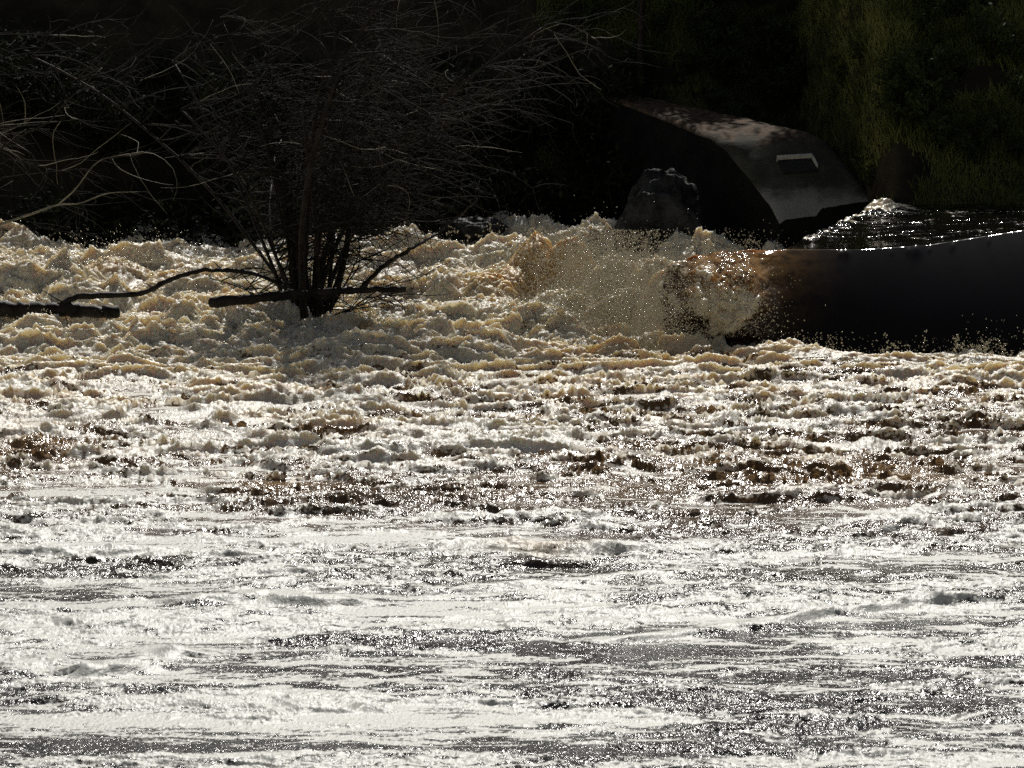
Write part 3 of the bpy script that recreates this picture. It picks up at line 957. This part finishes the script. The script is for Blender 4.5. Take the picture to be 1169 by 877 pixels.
def log(name, ctrl, r0, r1, label, cat='driftwood', mat=M_bark, n=16, twigs=0, knob=.15):
    P0 = Vector(ctrl[0]); root = empty(name, P0)
    n *= 2; pts = [p - P0 + Vector([random.gauss(0, r0 * .13) for _ in range(3)]) for p in curve_pts(ctrl, n)]
    tb = Tubes(); tb.add(pts, r0, r1, 8, knob); tb.build('limb', mat, root)
    if twigs:
        for i in range(twigs):
            s_ = random.choice(pts[2:-1])
            t2 = Tubes(); t2.add(wander(s_, (random.gauss(0, 1), random.gauss(0, .4), random.gauss(.3, .8)), random.uniform(.12, .4), 5, .2), r1 * .55, .003, 5); t2.build('twig', mat, root)
    tag(root, label, cat); return root


log('drift_log', [at(-60, 350, 46.3), at(20, 353, 46.3), at(85, 355, 46.3), at(133, 357, 46.3)], .11, .07, 'thick black log lying awash at the left edge below the arching branch')
log('drift_branch', [at(66, 350, 46.3), at(90, 339, 46.3), at(160, 335, 46.3), at(188, 322, 46.3), at(225, 310, 46.3), at(268, 309, 46.4), at(305, 318, 46.4), at(335, 335, 46.3)], .038, .02, 'long thin arched branch reaching left from the shrub over the black log', n=26, twigs=7)
log('drift_log', [at(240, 346, 46.1), at(300, 340, 46.1), at(345, 335, 46.1), at(400, 332, 46.1), at(462, 330, 46.3)], .065, .035, 'straight dark log jammed crosswise against the shrub stems', n=16, twigs=5)
log('drift_branch', [at(412, 330, 47.0), at(438, 304, 47.0), at(470, 284, 46.1), at(503, 264, 47.2), at(545, 228, 46.3)], .034, .010, 'dark branch slanting up to the right from the crosswise log', n=18, twigs=4)

# bare tree leaning in from the left
lt = empty('leaning_bare_tree', (-8.6, 50.2, -.3)); O = lt.location.copy()
tb = Tubes(); trunk = curve_pts([(0, 0, 0), (.15, .1, 1.4), (.1, .2, 3.0), (.5, .1, 5.0)], 16); tb.add(trunk, .16, .06, 9, .06); tb.build('trunk', M_bark, lt)
def limb(ctrl, r0, r1, mat=M_pale, tws=14):
    p = [q - O for q in curve_pts(ctrl, 24)]
    tb = Tubes(); tb.add(p, r0, r1, 6, .12); tb.build('branch', mat, lt)
    return p
limbs = []
Z = lambda px, py, Y=50.0: at(px, py, Y)
limbs.append(limb([O + Vector(trunk[6]), Z(-30, 262), Z(0, 256), Z(40, 243), Z(66, 234), Z(92, 232), Z(122, 221), Z(160, 219)], .022, .004))
limbs.append(limb([Z(66, 234), Z(86, 216), Z(108, 188), Z(128, 179), Z(160, 176)], .010, .003))
limbs.append(limb([O + Vector(trunk[9]), Z(-25, 182), Z(0, 170), Z(30, 152), Z(55, 140), Z(72, 120), Z(95, 101), Z(130, 98), Z(175, 128)], .014, .003, M_twig))
limbs.append(limb([O + Vector(trunk[11]), Z(-10, 85), Z(40, 83), Z(80, 81), Z(120, 78), Z(160, 92)], .010, .002, M_twig))
limbs.append(limb([O + Vector(trunk[9]), Z(-10, 170), Z(30, 185), Z(56, 193)], .006, .002, M_twig))
limbs.append(limb([O + Vector(trunk[6]), Z(-10, 240), Z(40, 255), Z(70, 264), Z(98, 266)], .006, .002, M_twig))
tw = Tubes(); pl = []
for i in range(16):
    a = wander(Vector(trunk[5 + i % 10]), (1, random.uniform(-.8, .8), random.uniform(-.3, .7)), random.uniform(1.0, 3.0), 12, .12, .02)
    tw.add(a, .010, .003, 4); limbs.append(a)
for l in limbs:
    for j in range(22):
        s_ = random.choice(l[3:])
        (PT(pl, lt) if random.random() < .10 else tw).add(wander(s_, (random.gauss(.6, .8), random.gauss(0, .6), random.gauss(0, .5)), random.uniform(.2, 1.0), 8, .34, .02), .0035, .0013, 3)
tw.build('twigs', M_twig, lt); [t_.build('pale_twig', M_pale, lt) for t_ in pl]
tag(lt, 'bare tree at the left edge reaching pale crooked branches over the water', 'tree')

# ------------------------------------------------------------------ light
w = bpy.data.worlds.new("World"); scene.world = w; w.use_nodes = True
nt = w.node_tree; bg = nt.nodes['Background']
sky = nt.nodes.new('ShaderNodeTexSky'); sky.sky_type = 'NISHITA'; sky.sun_disc = False
EL, AZ = 41.0, 4.0     # elevation, degrees right of straight ahead
sky.sun_elevation = math.radians(EL); sky.sun_rotation = math.radians(AZ)
hs = nt.nodes.new('ShaderNodeHueSaturation'); hs.inputs['Saturation'].default_value = .45; nt.links.new(sky.outputs[0], hs.inputs['Color']); nt.links.new(hs.outputs[0], bg.inputs[0]); bg.inputs[1].default_value = .05
sl = bpy.data.lights.new('sun', 'SUN'); so = bpy.data.objects.new('sun', sl); col.objects.link(so)
sl.energy = 4.6; sl.angle = math.radians(.5); sl.color = (1, .965, .9)
d = Vector((math.sin(math.radians(AZ)) * math.cos(math.radians(EL)), math.cos(math.radians(AZ)) * math.cos(math.radians(EL)), math.sin(math.radians(EL))))
so.rotation_euler = d.to_track_quat('Z', 'Y').to_euler(); so.location = (0, 60, 40)
scene.view_settings.view_transform = 'Standard'; scene.view_settings.look = 'None'
scene.view_settings.gamma = 1; scene.view_settings.exposure = -0.6
scene.render.engine = 'CYCLES'
scene.cycles.use_denoising = False
scene.cycles.max_bounces = 6; scene.cycles.caustics_reflective = False; scene.cycles.caustics_refractive = False
scene.cycles.sample_clamp_direct = 0; scene.cycles.sample_clamp_indirect = 4
